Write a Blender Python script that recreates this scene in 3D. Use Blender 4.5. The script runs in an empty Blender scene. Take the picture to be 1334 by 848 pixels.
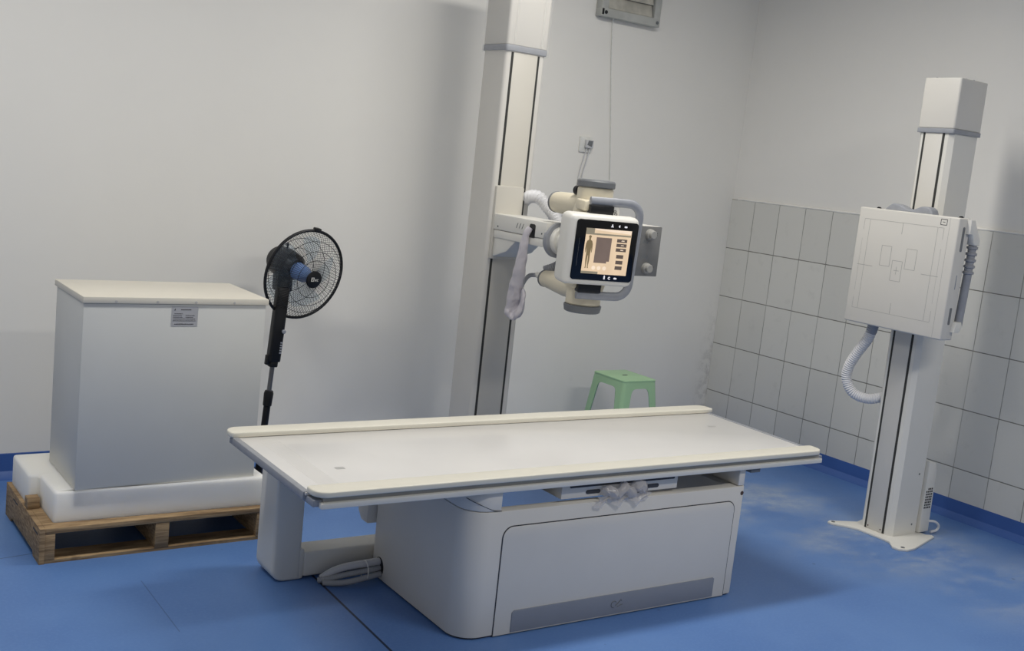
import bpy, bmesh, math, random
from mathutils import Vector, Matrix, noise
random.seed(7)
PI = math.pi
SC = bpy.context.scene
COL = SC.collection

# ---------------------------------------------------------------- camera, world, lights, exposure
FPX, W_PX = 1448.64514, 1334.0
YAW, PITCH, ROLL = 0.624405642, -0.147381727, 0.106669726
CAM = Vector((-5.09190112, -4.88196254, 1.54907392))
fw = Vector((math.sin(YAW)*math.cos(PITCH), math.cos(YAW)*math.cos(PITCH), math.sin(PITCH)))
rt = fw.cross(Vector((0, 0, 1))).normalized()
up = rt.cross(fw)
r2 = math.cos(ROLL)*rt + math.sin(ROLL)*up
u2 = -math.sin(ROLL)*rt + math.cos(ROLL)*up
cd = bpy.data.cameras.new('camera')
cam = bpy.data.objects.new('camera', cd)
COL.objects.link(cam)
cd.sensor_fit = 'HORIZONTAL'
cd.sensor_width = 36.0
cd.lens = 36.0*FPX/W_PX
cd.clip_start = 0.05
m = Matrix((r2, u2, -fw)).transposed().to_4x4()
m.translation = CAM
cam.matrix_world = m
SC.camera = cam

SC.view_settings.view_transform = 'Standard'
SC.view_settings.look = 'None'
SC.view_settings.gamma = 1.0
SC.view_settings.use_curve_mapping = False
SC.view_settings.exposure = 0.0

wd = bpy.data.worlds.new('world')
SC.world = wd
wd.use_nodes = True
bg = wd.node_tree.nodes['Background']
bg.inputs[0].default_value = (1.0, 0.985, 0.95, 1)      # daylight from the open side of the room behind the camera
bg.inputs[1].default_value = 0.26


def area_light(name, loc, target, sx, sy, power, color):
    d = bpy.data.lights.new(name, 'AREA')
    d.shape = 'RECTANGLE'
    d.size, d.size_y, d.energy, d.color = sx, sy, power, color
    o = bpy.data.objects.new(name, d)
    COL.objects.link(o)
    o.location = loc
    o.rotation_euler = (Vector(target)-Vector(loc)).to_track_quat('-Z', 'Y').to_euler()
    return o


# the room's ceiling tube fittings, two rows
LAMP = (1.0, 0.965, 0.90)
area_light('ceiling_light', (-2.0, -1.62, 2.90), (-2.0, -1.62, 0), 1.2, 0.25, 29, LAMP)
area_light('ceiling_light', (-4.6, -1.62, 2.90), (-4.6, -1.62, 0), 1.2, 0.25, 29, LAMP)
area_light('ceiling_light', (-2.0, -4.2, 2.90), (-2.0, -4.2, 0), 1.2, 0.25, 36, LAMP)


# ---------------------------------------------------------------- helpers: materials
def lin(c):
    return tuple(((v/255.0)/12.92 if v/255.0 <= 0.04045 else ((v/255.0+0.055)/1.055)**2.4) for v in c)


class NT:
    """tiny wrapper to write node maths"""
    def __init__(s, name):
        s.m = bpy.data.materials.new(name)
        s.m.use_nodes = True
        s.t = s.m.node_tree
        s.b = s.t.nodes['Principled BSDF']

    def n(s, typ, **kw):
        nd = s.t.nodes.new(typ)
        for k, v in kw.items():
            setattr(nd, k, v)
        return nd

    def put(s, sock, v):
        if isinstance(v, bpy.types.NodeSocket):
            s.t.links.new(v, sock)
        else:
            sock.default_value = v

    def math(s, op, a, b=0.0, clamp=False):
        nd = s.n('ShaderNodeMath', operation=op, use_clamp=clamp)
        s.put(nd.inputs[0], a)
        s.put(nd.inputs[1], b)
        return nd.outputs[0]

    def pos(s):
        g = s.n('ShaderNodeNewGeometry')
        x = s.n('ShaderNodeSeparateXYZ')
        s.t.links.new(g.outputs['Position'], x.inputs[0])
        return g.outputs['Position'], x.outputs[0], x.outputs[1], x.outputs[2]

    def obj(s):
        g = s.n('ShaderNodeTexCoord')
        return g.outputs['Object']

    def noise(s, vec, scale, detail=3.0, rough=0.5):
        nd = s.n('ShaderNodeTexNoise')
        s.t.links.new(vec, nd.inputs['Vector'])
        nd.inputs['Scale'].default_value = scale
        nd.inputs['Detail'].default_value = detail
        nd.inputs['Roughness'].default_value = rough
        return nd.outputs[0]

    def ramp(s, f, p0, p1, v0=0.0, v1=1.0):
        nd = s.n('ShaderNodeMapRange')
        nd.interpolation_type = 'SMOOTHSTEP'
        s.put(nd.inputs[0], f)
        for i, v in enumerate((p0, p1, v0, v1)):
            nd.inputs[1+i].default_value = v
        return nd.outputs[0]

    def mix(s, f, a, b):
        nd = s.n('ShaderNodeMix', data_type='RGBA')
        s.put(nd.inputs[0], f)
        for i, v in ((6, a), (7, b)):
            s.put(nd.inputs[i], v if isinstance(v, bpy.types.NodeSocket) else (*v, 1))
        return nd.outputs[2]

    def bump(s, h, strength=0.2, dist=0.002):
        nd = s.n('ShaderNodeBump')
        nd.inputs['Strength'].default_value = strength
        nd.inputs['Distance'].default_value = dist
        s.t.links.new(h, nd.inputs['Height'])
        s.t.links.new(nd.outputs[0], s.b.inputs['Normal'])

    def color(s, v):
        s.put(s.b.inputs['Base Color'], v if isinstance(v, bpy.types.NodeSocket) else (*v, 1))


def mat(name, rgb, rough=0.5, metal=0.0, var=0.04, scale=6.0, bump=0.0, bscale=200.0, spec=0.5):
    t = NT(name)
    c = lin(rgb)
    o = t.obj()
    f = t.ramp(t.noise(o, scale, 4), 0.3, 0.7)
    t.color(t.mix(f, tuple(v*(1-var) for v in c), tuple(min(1, v*(1+var)) for v in c)))
    t.b.inputs['Roughness'].default_value = rough
    t.b.inputs['Metallic'].default_value = metal
    t.b.inputs['Specular IOR Level'].default_value = spec
    if bump:
        t.bump(t.noise(o, bscale, 2), bump, 0.001)
    return t.m


def emis(name, rgb, strength=1.0):
    t = NT(name)
    c = lin(rgb)
    f = t.ramp(t.noise(t.obj(), 25.0, 2), 0.3, 0.7)
    t.color((0.01, 0.01, 0.01))
    t.b.inputs['Roughness'].default_value = 0.4
    t.put(t.b.inputs['Emission Color'], t.mix(f, tuple(v*0.93 for v in c), c))
    t.b.inputs['Emission Strength'].default_value = strength
    return t.m


def film(name, rgb, alpha, rough=0.25, translucent=0.0):
    t = NT(name)
    t.color(lin(rgb))
    t.b.inputs['Roughness'].default_value = rough
    t.b.inputs['Alpha'].default_value = alpha
    if translucent:
        t.b.inputs['Subsurface Weight'].default_value = 0.0
        out = t.t.nodes['Material Output']
        tr = t.n('ShaderNodeBsdfTranslucent')
        tr.inputs[0].default_value = (*lin(rgb), 1)
        mx = t.n('ShaderNodeMixShader')
        mx.inputs[0].default_value = translucent
        t.t.links.new(t.b.outputs[0], mx.inputs[1])
        t.t.links.new(tr.outputs[0], mx.inputs[2])
        t.t.links.new(mx.outputs[0], out.inputs[0])
    t.bump(t.noise(t.obj(), 60.0, 3), 0.4, 0.004)
    return t.m


def tinted(name, tint, refl):
    """clear tinted plastic: light passes, slightly coloured"""
    t = NT(name)
    t.color(lin((200, 212, 226)))
    t.b.inputs['Roughness'].default_value = 0.3
    v = t.ramp(t.noise(t.obj(), 30.0, 2), 0.3, 0.7)
    tr = t.n('ShaderNodeBsdfTransparent')
    t.put(tr.inputs[0], t.mix(v, tuple(q*0.97 for q in tint), tint))
    mx = t.n('ShaderNodeMixShader')
    mx.inputs[0].default_value = refl
    t.t.links.new(tr.outputs[0], mx.inputs[1])
    t.t.links.new(t.b.outputs[0], mx.inputs[2])
    t.t.links.new(mx.outputs[0], t.t.nodes['Material Output'].inputs[0])
    return t.m


M = {}
M['white'] = mat('white_enamel', (226, 224, 217), 0.42, var=0.012)
M['col'] = mat('column_enamel', (214, 211, 204), 0.42, var=0.012)
M['cool'] = mat('cool_white_enamel', (226, 222, 214), 0.4, var=0.012, bump=0.05, bscale=500)
M['cream'] = mat('cream_plastic', (229, 225, 211), 0.38, var=0.012)
M['horn'] = mat('cream_tube_housing', (222, 213, 190), 0.4, var=0.02)
M['panel'] = mat('white_laminate', (226, 224, 221), 0.22, var=0.01)
M['cabinet'] = mat('cabinet_enamel', (205, 206, 203), 0.5, var=0.02, scale=3, bump=0.05, bscale=400)
M['lid'] = mat('cabinet_lid_enamel', (218, 213, 200), 0.45, var=0.01)
M['grey'] = mat('grey_plastic', (142, 147, 158), 0.45, var=0.02)
M['bluegrey'] = mat('blue_grey_plastic', (150, 153, 160), 0.4, var=0.05, scale=30)
M['dgrey'] = mat('dark_grey_plastic', (112, 115, 118), 0.45)
M['plate'] = mat('grey_front_plate', (128, 128, 127), 0.4, metal=0.2, var=0.05, scale=25)
M['seam'] = mat('dark_gap', (62, 64, 70), 0.7)
M['line'] = mat('grey_print', (168, 167, 164), 0.6)
M['mark'] = mat('pale_grey_print', (180, 179, 177), 0.6)
M['knob'] = mat('knob_plastic', (158, 157, 153), 0.45)
M['strip'] = mat('warm_white_strip', (204, 200, 190), 0.4, var=0.01)
M['black'] = mat('black_plastic', (20, 21, 25), 0.4, spec=0.4)
M['glass'] = mat('black_glass', (8, 9, 13), 0.12)
M['steel'] = mat('dull_steel', (128, 128, 130), 0.35, metal=0.8)
M['groove'] = mat('groove_shade', (52, 52, 50), 0.7)  # dark colour stands in for the shade inside grooves and vent openings
M['hose'] = mat('white_hose_plastic', (222, 222, 224), 0.45)
M['ghose'] = mat('grey_hose_plastic', (150, 152, 158), 0.5)
M['cable'] = mat('grey_cable', (166, 168, 172), 0.5)
M['gcable'] = mat('light_cable', (206, 206, 208), 0.5)
M['sleeve'] = film('milky_plastic_sleeve', (218, 214, 220), 1.0, 0.35, 0.25)
M['wrap'] = film('clear_wrapping', (236, 232, 230), 0.5, 0.12, 0.2)
M['wrapthin'] = film('thin_clear_film', (205, 206, 208), 0.38, 0.2)
M['clear'] = film('clear_packing_film', (240, 239, 236), 0.09, 0.3)
M['foam'] = mat('white_packing_foam', (246, 243, 235), 0.7, var=0.01, bump=0.1, bscale=150)
fb = M['foam'].node_tree.nodes['Principled BSDF']
fb.inputs['Subsurface Weight'].default_value = 0.9
fb.inputs['Subsurface Radius'].default_value = (1.0, 0.95, 0.85)
fb.inputs['Subsurface Scale'].default_value = 0.05
M['paper'] = mat('silver_sticker', (176, 177, 181), 0.35, metal=0.1, var=0.02)
M['ink'] = mat('dark_print', (74, 74, 78), 0.6)
M['stool'] = mat('green_plastic', (166, 204, 162), 0.4, var=0.03)
M['ltblue'] = tinted('clear_blue_blades', (0.86, 0.92, 0.97), 0.05)
M['hub'] = film('blue_hub_plastic', (112, 142, 194), 0.9, 0.2)
M['brown'] = mat('rust_brown', (84, 66, 58), 0.7)
M['vent'] = mat('dusty_grey_metal', (184, 185, 180), 0.55, metal=0.2, var=0.12, scale=9)
M['ventslat'] = mat('grimy_slats', (184, 181, 170), 0.6, var=0.16, scale=14)
M['socket'] = mat('white_socket_plastic', (224, 224, 219), 0.4, var=0.05, scale=60)
M['lit'] = emis('screen_beige', (232, 205, 172))
M['lit2'] = emis('screen_highlight', (250, 228, 204))
M['litgrey'] = emis('screen_grey', (116, 100, 92))
M['litdark'] = emis('screen_dark', (92, 80, 72))
M['litbody'] = emis('screen_figure', (122, 106, 76))
M['litgreen'] = emis('screen_header', (140, 132, 114))
M['icon'] = emis('icon_white', (232, 232, 238))


def wood():
    t = NT('rough_plywood')
    o = t.obj()
    mp = t.n('ShaderNodeMapping')
    t.t.links.new(o, mp.inputs[0])
    mp.inputs['Scale'].default_value = (3, 14, 55)
    g = t.ramp(t.noise(mp.outputs[0], 2.2, 6, 0.65), 0.3, 0.72)
    k = t.ramp(t.noise(o, 9.0, 4), 0.62, 0.72)
    c = t.mix(g, lin((122, 98, 70)), lin((182, 154, 116)))
    t.color(t.mix(t.math('MULTIPLY', k, 0.45), c, lin((92, 70, 48))))
    t.b.inputs['Roughness'].default_value = 0.8
    t.bump(g, 0.25, 0.002)
    return t.m


M['wood'] = wood()


def plaster(name, rgb, stain=False):
    t = NT(name)
    p, x, y, z = t.pos()
    c = lin(rgb)
    f = t.ramp(t.noise(p, 1.1, 5, 0.6), 0.3, 0.7)
    f2 = t.ramp(t.noise(p, 7.0, 3), 0.55, 0.75)
    a = t.mix(f, tuple(v*0.975 for v in c), c)
    a = t.mix(t.math('MULTIPLY', f2, 0.35), a, tuple(v*0.965 for v in c))
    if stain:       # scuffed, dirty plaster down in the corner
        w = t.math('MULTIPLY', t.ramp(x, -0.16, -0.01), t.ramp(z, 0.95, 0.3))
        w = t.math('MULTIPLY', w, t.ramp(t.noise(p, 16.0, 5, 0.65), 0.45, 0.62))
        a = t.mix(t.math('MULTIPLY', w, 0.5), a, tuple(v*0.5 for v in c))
        # dust smears and small scuffs on the wall behind the column
        s = t.ramp(t.noise(p, 5.0, 6, 0.7), 0.66, 0.74)
        s = t.math('MULTIPLY', s, t.ramp(z, 1.3, 0.5))
        a = t.mix(t.math('MULTIPLY', s, 0.22), a, tuple(v*0.7 for v in c))
    t.color(a)
    t.b.inputs['Roughness'].default_value = 0.75
    t.bump(t.noise(p, 45.0, 3), 0.08, 0.003)
    return t.m


def tiles():
    t = NT('white_glazed_tiles')
    p, x, y, z = t.pos()
    PW, PH = 0.1961, 0.30

    def edge(v, off, pitch):
        q = t.math('DIVIDE', t.math('SUBTRACT', v, off), pitch)
        fr = t.math('FRACT', t.math('ADD', q, 0.5))
        return q, t.math('MULTIPLY', t.math('ABSOLUTE', t.math('SUBTRACT', fr, 0.5)), pitch)
    qy, dy = edge(y, -0.1924, PW)
    qz, dz = edge(z, 1.4513, PH)
    wob = t.math('MULTIPLY', t.math('SUBTRACT', t.noise(p, 30.0, 2), 0.5), 0.0016)
    dy = t.math('ADD', dy, wob)
    dz = t.math('ADD', dz, wob)
    gy = t.ramp(dy, 0.0012, 0.0030, 1.0, 0.0)
    gz = t.ramp(dz, 0.0014, 0.0034, 1.0, 0.0)
    gy = t.math('MULTIPLY', gy, t.ramp(t.noise(p, 3.0, 3), 0.3, 0.6, 0.45, 0.9))
    g = t.math('MAXIMUM', gy, gz)
    cell = t.n('ShaderNodeCombineXYZ')
    t.put(cell.inputs[0], t.math('FLOOR', qy))
    t.put(cell.inputs[1], t.math('FLOOR', qz))
    wn = t.n('ShaderNodeTexWhiteNoise')
    t.t.links.new(cell.outputs[0], wn.inputs[0])
    c = lin((218, 217, 211))
    a = t.mix(wn.outputs[0], tuple(v*0.955 for v in c), tuple(v*1.03 for v in c))
    d = t.math('MULTIPLY', t.ramp(t.noise(p, 12.0, 5, 0.65), 0.55, 0.75), 0.12)
    a = t.mix(d, a, lin((150, 150, 142)))
    t.color(t.mix(g, a, lin((122, 120, 113))))
    t.b.inputs['Roughness'].default_value = 0.35
    t.bump(t.math('SUBTRACT', 1.0, g), 0.4, 0.002)
    return t.m


def vinyl():
    t = NT('blue_vinyl_floor')
    p, x, y, z = t.pos()
    c0, c1 = lin((86, 124, 184)), lin((96, 134, 192))
    a = t.mix(t.ramp(t.noise(p, 2.0, 4), 0.3, 0.7), c0, c1)
    a = t.mix(t.math('MULTIPLY', t.ramp(t.noise(p, 90.0, 3), 0.4, 0.7), 0.3), a, lin((107, 142, 196)))

    def blob(cx, cy, rx, ry):
        dx = t.math('DIVIDE', t.math('SUBTRACT', x, cx), rx)
        dy = t.math('DIVIDE', t.math('SUBTRACT', y, cy), ry)
        r = t.math('SQRT', t.math('ADD', t.math('MULTIPLY', dx, dx), t.math('MULTIPLY', dy, dy)))
        return t.ramp(r, 0.25, 1.0, 1.0, 0.0)
    # chalky dust trodden around the wall stand
    k = t.math('MAXIMUM', blob(-0.75, -1.95, 0.75, 0.55), t.math('MAXIMUM', blob(-0.95, -1.25, 0.8, 0.5), t.math('MULTIPLY', blob(-0.55, -2.6, 0.8, 0.5), 0.7)))
    mp = t.n('ShaderNodeMapping')
    t.t.links.new(p, mp.inputs[0])
    mp.inputs['Rotation'].default_value = (0, 0, 0.5)
    mp.inputs['Scale'].default_value = (2.2, 3.4, 1)
    n1 = t.ramp(t.noise(mp.outputs[0], 0.9, 8, 0.66), 0.39, 0.58)
    n1 = t.math('MULTIPLY', n1, t.ramp(t.noise(mp.outputs[0], 6.0, 5, 0.7), 0.25, 0.7, 0.45, 1.0))
    k = t.math('MULTIPLY', t.math('MULTIPLY', k, n1), 0.85)
    a = t.mix(k, a, lin((158, 171, 190)))

    # sheet seams: dark joints in the vinyl
    def seam(u, off, slope, v, lo, hi, w):
        dd = t.math('ABSOLUTE', t.math('SUBTRACT', t.math('SUBTRACT', u, off), t.math('MULTIPLY', v, slope)))
        s = t.ramp(dd, w*0.5, w*1.3, 1.0, 0.0)
        s = t.math('MULTIPLY', s, t.math('GREATER_THAN', v, lo))
        return t.math('MULTIPLY', s, t.math('LESS_THAN', v, hi))
    s1 = seam(x, -3.296, 0.0459, y, -4.5, -1.42, 0.005)
    s2 = t.math('MULTIPLY', seam(y, -0.354, 0.1318, x, -6.0, -4.15, 0.003), 0.55)
    s3 = t.math('MULTIPLY', seam(x, -3.899, 0.0226, y, -1.70, -1.27, 0.0018), 0.4)
    s = t.math('MAXIMUM', s1, t.math('MAXIMUM', s2, s3))
    # specks and scuffs
    vo = t.n('ShaderNodeTexVoronoi')
    t.t.links.new(p, vo.inputs['Vector'])
    vo.inputs['Scale'].default_value = 3.5
    sp = t.math('MULTIPLY', t.ramp(vo.outputs['Distance'], 0.018, 0.03, 1.0, 0.0), 0.4)
    s = t.math('MAXIMUM', s, sp)
    t.color(t.mix(s, a, lin((30, 42, 66))))
    t.put(t.b.inputs['Roughness'], t.ramp(k, 0.0, 0.6, 0.42, 0.75))
    t.b.inputs['Specular IOR Level'].default_value = 0.35
    t.bump(t.noise(p, 120.0, 2), 0.05, 0.001)
    return t.m


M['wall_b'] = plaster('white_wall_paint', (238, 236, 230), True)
M['wall_r'] = plaster('white_wall_paint_side', (236, 234, 229))
M['tiles'] = tiles()
M['vinyl'] = vinyl()
M['cove'] = mat('dark_blue_vinyl_cove', (62, 98, 166), 0.45, var=0.05, scale=3)


# ---------------------------------------------------------------- helpers: meshes
def B():
    return bmesh.new()


def box(bm, x0, x1, y0, y1, z0, z1, bev=0.0, seg=2, edges=None):
    vs = [bm.verts.new((x, y, z)) for x in (x0, x1) for y in (y0, y1) for z in (z0, z1)]
    F = [(0, 1, 3, 2), (4, 6, 7, 5), (0, 4, 5, 1), (2, 3, 7, 6), (0, 2, 6, 4), (1, 5, 7, 3)]
    fs = [bm.faces.new([vs[i] for i in f]) for f in F]
    if bev > 0:
        es = set(e for f in fs for e in f.edges)
        if edges:
            es = [e for e in es if edges((e.verts[0].co+e.verts[1].co)/2, e.verts[1].co-e.verts[0].co)]
        bmesh.ops.bevel(bm, geom=list(es), offset=bev, segments=seg, profile=0.5, affect='EDGES')
    return bm


def prism(bm, pts, axis, a0, a1, bev=0.0, seg=2):
    """extrude a 2-D polygon along axis; pts are the two other coordinates in x,y,z order"""
    def mk(p, a):
        if axis == 'x': return (a, p[0], p[1])
        if axis == 'y': return (p[0], a, p[1])
        return (p[0], p[1], a)
    v0 = [bm.verts.new(mk(p, a0)) for p in pts]
    v1 = [bm.verts.new(mk(p, a1)) for p in pts]
    n = len(pts)
    fs = [bm.faces.new(v0), bm.faces.new(list(reversed(v1)))]
    caps = list(fs)
    for i in range(n):
        fs.append(bm.faces.new((v0[i], v1[i], v1[(i+1) % n], v0[(i+1) % n])))
    bmesh.ops.recalc_face_normals(bm, faces=fs)
    if bev > 0:
        es = set(e for f in caps for e in f.edges)
        bmesh.ops.bevel(bm, geom=list(es), offset=bev, segments=seg, profile=0.5, affect='EDGES')
    return bm


def rrect(x0, x1, y0, y1, r, n=6):
    """rounded rectangle; r single or (r at x0y0, x1y0, x1y1, x0y1)"""
    if not isinstance(r, (tuple, list)):
        r = (r,)*4
    out = []
    for (cx, cy, a0, rr) in ((x0, y0, PI, r[0]), (x1, y0, 1.5*PI, r[1]), (x1, y1, 0, r[2]), (x0, y1, .5*PI, r[3])):
        sx = 1 if cx == x0 else -1
        sy = 1 if cy == y0 else -1
        if rr <= 0:
            out.append((cx, cy))
            continue
        for k in range(n+1):
            a = a0+k*(PI/2)/n
            out.append((cx+sx*rr+rr*math.cos(a), cy+sy*rr+rr*math.sin(a)))
    return out


def frame_of(d):
    d = d.normalized()
    u = d.cross(Vector((0, 0, 1)))
    if u.length < 1e-3:
        u = d.cross(Vector((1, 0, 0)))
    u.normalize()
    return u, d.cross(u).normalized()


def tube(bm, pts, rad, seg=12, closed=False, cap=True, sq=None):
    """sweep a circle (or ellipse sq=(a,b) factors) along points; rad number or per-point list"""
    pts = [Vector(p) for p in pts]
    n = len(pts)
    rad = rad if isinstance(rad, (list, tuple)) else [rad]*n
    rings = []
    u = None
    for i in range(n):
        a = pts[(i-1) % n] if (closed or i > 0) else pts[i]
        b = pts[(i+1) % n] if (closed or i < n-1) else pts[i]
        t = (b-a).normalized()
        if u is None:
            u, v = frame_of(t)
        else:
            u = (u-t*u.dot(t)).normalized()
            v = t.cross(u)
        ka, kb = sq if sq else (1, 1)
        rings.append([bm.verts.new(pts[i]+rad[i]*(ka*math.cos(2*PI*k/seg)*u+kb*math.sin(2*PI*k/seg)*v)) for k in range(seg)])
    m_ = n if closed else n-1
    for i in range(m_):
        A, C = rings[i], rings[(i+1) % n]
        for k in range(seg):
            bm.faces.new((A[k], A[(k+1) % seg], C[(k+1) % seg], C[k]))
    if cap and not closed:
        bm.faces.new(list(reversed(rings[0])))
        bm.faces.new(rings[-1])
    return bm


def cyl(bm, a, b, r0, r1=None, seg=24):
    return tube(bm, [a, b], [r0, r0 if r1 is None else r1], seg)


def lathe(bm, a, d, prof, seg=28):
    """profile of (distance along d, radius) from point a"""
    a, d = Vector(a), Vector(d).normalized()
    u, v = frame_of(d)
    rings = []
    for (h, r) in prof:
        rings.append([bm.verts.new(a+d*h+max(r, 1e-4)*(math.cos(2*PI*k/seg)*u+math.sin(2*PI*k/seg)*v)) for k in range(seg)])
    for A, C in zip(rings, rings[1:]):
        for k in range(seg):
            bm.faces.new((A[k], A[(k+1) % seg], C[(k+1) % seg], C[k]))
    bm.faces.new(list(reversed(rings[0])))
    bm.faces.new(rings[-1])
    return bm


def spline(pts, n=8):
    """Catmull-Rom through points"""
    P = [Vector(p) for p in pts]
    P = [2*P[0]-P[1]]+P+[2*P[-1]-P[-2]]
    out = []
    for i in range(1, len(P)-2):
        a, b, c, d = P[i-1:i+3]
        for k in range(n):
            t = k/n
            out.append(0.5*((2*b)+(c-a)*t+(2*a-5*b+4*c-d)*t*t+(3*b-a-3*c+d)*t**3))
    out.append(P[-2])
    return out


def resample(pts, step):
    out = [pts[0].copy()]
    acc = 0.0
    for a, b in zip(pts, pts[1:]):
        L = (b-a).length
        s = step-acc
        while s <= L:
            out.append(a.lerp(b, s/L))
            s += step
        acc = (acc+L) % step
    return out


def corrugated(bm, pts, r, pitch=0.008, depth=0.12, seg=18):
    p = resample(spline(pts, 14), pitch/4)
    rr = [r*(1-depth*(0.5+0.5*math.cos(2*PI*i/4))) for i in range(len(p))]
    return tube(bm, p, rr, seg)


RM = {}


def obj(name, bm, material, parent=None, world=True, smooth=True):
    """link bm as one mesh object; with a parent, world coordinates become local to the root"""
    bmesh.ops.recalc_face_normals(bm, faces=bm.faces[:])
    if parent is not None and world:
        bm.transform(RM[parent.name].inverted())
    me = bpy.data.meshes.new(name)
    bm.to_mesh(me)
    bm.free()
    if smooth:
        for pl in me.polygons:
            pl.use_smooth = True
        me.set_sharp_from_angle(angle=math.radians(32))
    me.materials.append(M[material] if isinstance(material, str) else material)
    o = bpy.data.objects.new(name, me)
    COL.objects.link(o)
    if parent is not None:
        o.parent = parent
        RM[o.name] = RM[parent.name]
    else:
        RM[o.name] = Matrix.Identity(4)
    return o


def tag(o, label, cat, group=None):
    o['label'] = label
    o['category'] = cat
    if group:
        o['group'] = group
    return o


def thing(name, label, cat, loc=(0, 0, 0), rz=0.0, group=None):
    o = bpy.data.objects.new(name, None)
    COL.objects.link(o)
    o.empty_display_size = 0.1
    o.location = loc
    o.rotation_euler = (0, 0, rz)
    RM[o.name] = Matrix.Translation(loc) @ Matrix.Rotation(rz, 4, 'Z')
    return tag(o, label, cat, group)


def struct(name, bm, material):
    o = obj(name, bm, material)
    o['kind'] = 'structure'
    return o


def rebase(o, loc):
    """move a top-level mesh's origin to loc without moving the mesh"""
    o.data.transform(Matrix.Translation(-Vector(loc)))
    o.location = loc
    return o


# ---------------------------------------------------------------- the room
struct('floor', box(B(), -7.0, 0.0, -6.5, 0.0, -0.05, 0.0), 'vinyl')
struct('wall_back', box(B(), -7.0, 0.12, 0.0, 0.12, -0.05, 3.0), 'wall_b')
struct('wall_right', box(B(), 0.0, 0.12, -6.5, 0.0, -0.05, 3.0), 'wall_r')
struct('ceiling', box(B(), -7.0, 0.12, -6.5, 0.12, 3.0, 3.1), 'wall_r')
bm = B()
box(bm, -0.008, 0.0, -6.5, -0.001, 0.093, 1.4513)
tp = struct('trim_1', bm, 'tiles')
bm = B()
prism(bm, [(-0.0005, 0.093), (-0.010, 0.093), (-0.012, 0.03), (-0.030, 0.006), (-0.045, 0.0), (-0.0005, 0.0)], 'y', -6.5, -0.001)
struct('baseboard_right', bm, 'cove')
bm = B()
prism(bm, [(-0.0005, 0.105), (-0.010, 0.105), (-0.012, 0.03), (-0.030, 0.006), (-0.045, 0.0), (-0.0005, 0.0)], 'x', -7.0, -0.01)
struct('baseboard_back', bm, 'cove')
# the uneven plaster ridge along the tile edge
bm = B()
pts = [(-0.006+0.002*noise.noise((y*9, 0, 0)), y, 1.4545+0.003*noise.noise((y*14, 3, 0))) for y in [-6.4+0.05*i for i in range(128)]]
tube(bm, pts, 0.006, 8)
struct('trim_2', bm, M['wall_r'])

# ---------------------------------------------------------------- radiography table (local frame: x along the table)
TB = thing('radiography_table', 'white fixed radiography table with flat top and box base on the blue floor', 'examination table', (-2.617, -1.757, 0), math.radians(-1.4))
# box base
f0 = -0.355
bm = B()
bpl = rrect(-0.545, 0.681, f0, 0.28, (0.085, 0.02, 0.02, 0.03), 10)
k = max(i for i, q in enumerate(bpl) if q[0] > 0 and q[1] > 0)        # hollow behind the front, open at the back
bpl = bpl[:k+1]+[(0.600, 0.28), (0.600, f0+0.045), (-0.410, f0+0.045), (-0.410, 0.28)]+bpl[k+1:]
prism(bm, bpl, 'z', 0.006, 0.432, 0.004)
base = obj('base_housing', bm, 'cool', TB, False)
bm = B()
prism(bm, rrect(-0.545, -0.425, f0, 0.28, (0.085, 0.004, 0.004, 0.03), 10), 'z', 0.434, 0.500, 0.003)
obj('riser', bm, 'cool', TB, False)
bm = B()
prism(bm, rrect(0.640, 0.681, f0+0.002, 0.28, (0.004, 0.02, 0.02, 0.004), 6), 'z', 0.434, 0.500, 0.003)
obj('riser', bm, 'cool', TB, False)
# access panel with its dark outline, kick plate
bm = B()
prism(bm, rrect(-0.412, 0.634, 0.004, 0.380, (0, 0, 0.04, 0.04), 8), 'y', f0-0.0012, f0+0.004)
obj('panel_gap', bm, 'seam', TB, False)
bm = B()
prism(bm, rrect(-0.4085, 0.6305, 0.004, 0.3765, (0, 0, 0.037, 0.037), 8), 'y', f0-0.0030, f0+0.004, 0.001)
ap = obj('access_panel', bm, 'cool', TB, False)
bm = B()
prism(bm, [(-0.343, 0.010), (0.572, 0.010), (0.572, 0.080), (0.565, 0.085), (-0.335, 0.085), (-0.343, 0.078)], 'y', f0-0.0062, f0, 0.001)
kp = obj('kick_plate', bm, 'grey', ap, False)
kp['label'] = 'grey kick plate'
bm = B()
tube(bm, [(0.092+0.012*math.cos(a), f0-0.0065, 0.046+0.012*math.sin(a)) for a in [0.6+i*0.3 for i in range(15)]], 0.0016, 6)
tube(bm, [(0.100, f0-0.0065, 0.040), (0.112, f0-0.0065, 0.050), (0.122, f0-0.0065, 0.060), (0.126, f0-0.0065, 0.056)], 0.0018, 6)
tube(bm, [(0.108, f0-0.0065, 0.034), (0.120, f0-0.0065, 0.040), (0.132, f0-0.0065, 0.042)], 0.0014, 6)
obj('emblem', bm, 'dgrey', kp, False)
bm = B()
ppl = rrect(-0.537, 0.673, f0+0.008, 0.272, (0.078, 0.015, 0.015, 0.02), 8)
k = max(i for i, q in enumerate(ppl) if q[0] > 0 and q[1] > 0)
prism(bm, ppl[:k+1]+[(0.606, 0.272), (0.606, f0+0.040), (-0.416, f0+0.040), (-0.416, 0.272)]+ppl[k+1:], 'z', 0.0, 0.006)
obj('plinth', bm, 'seam', TB, False)
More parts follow.
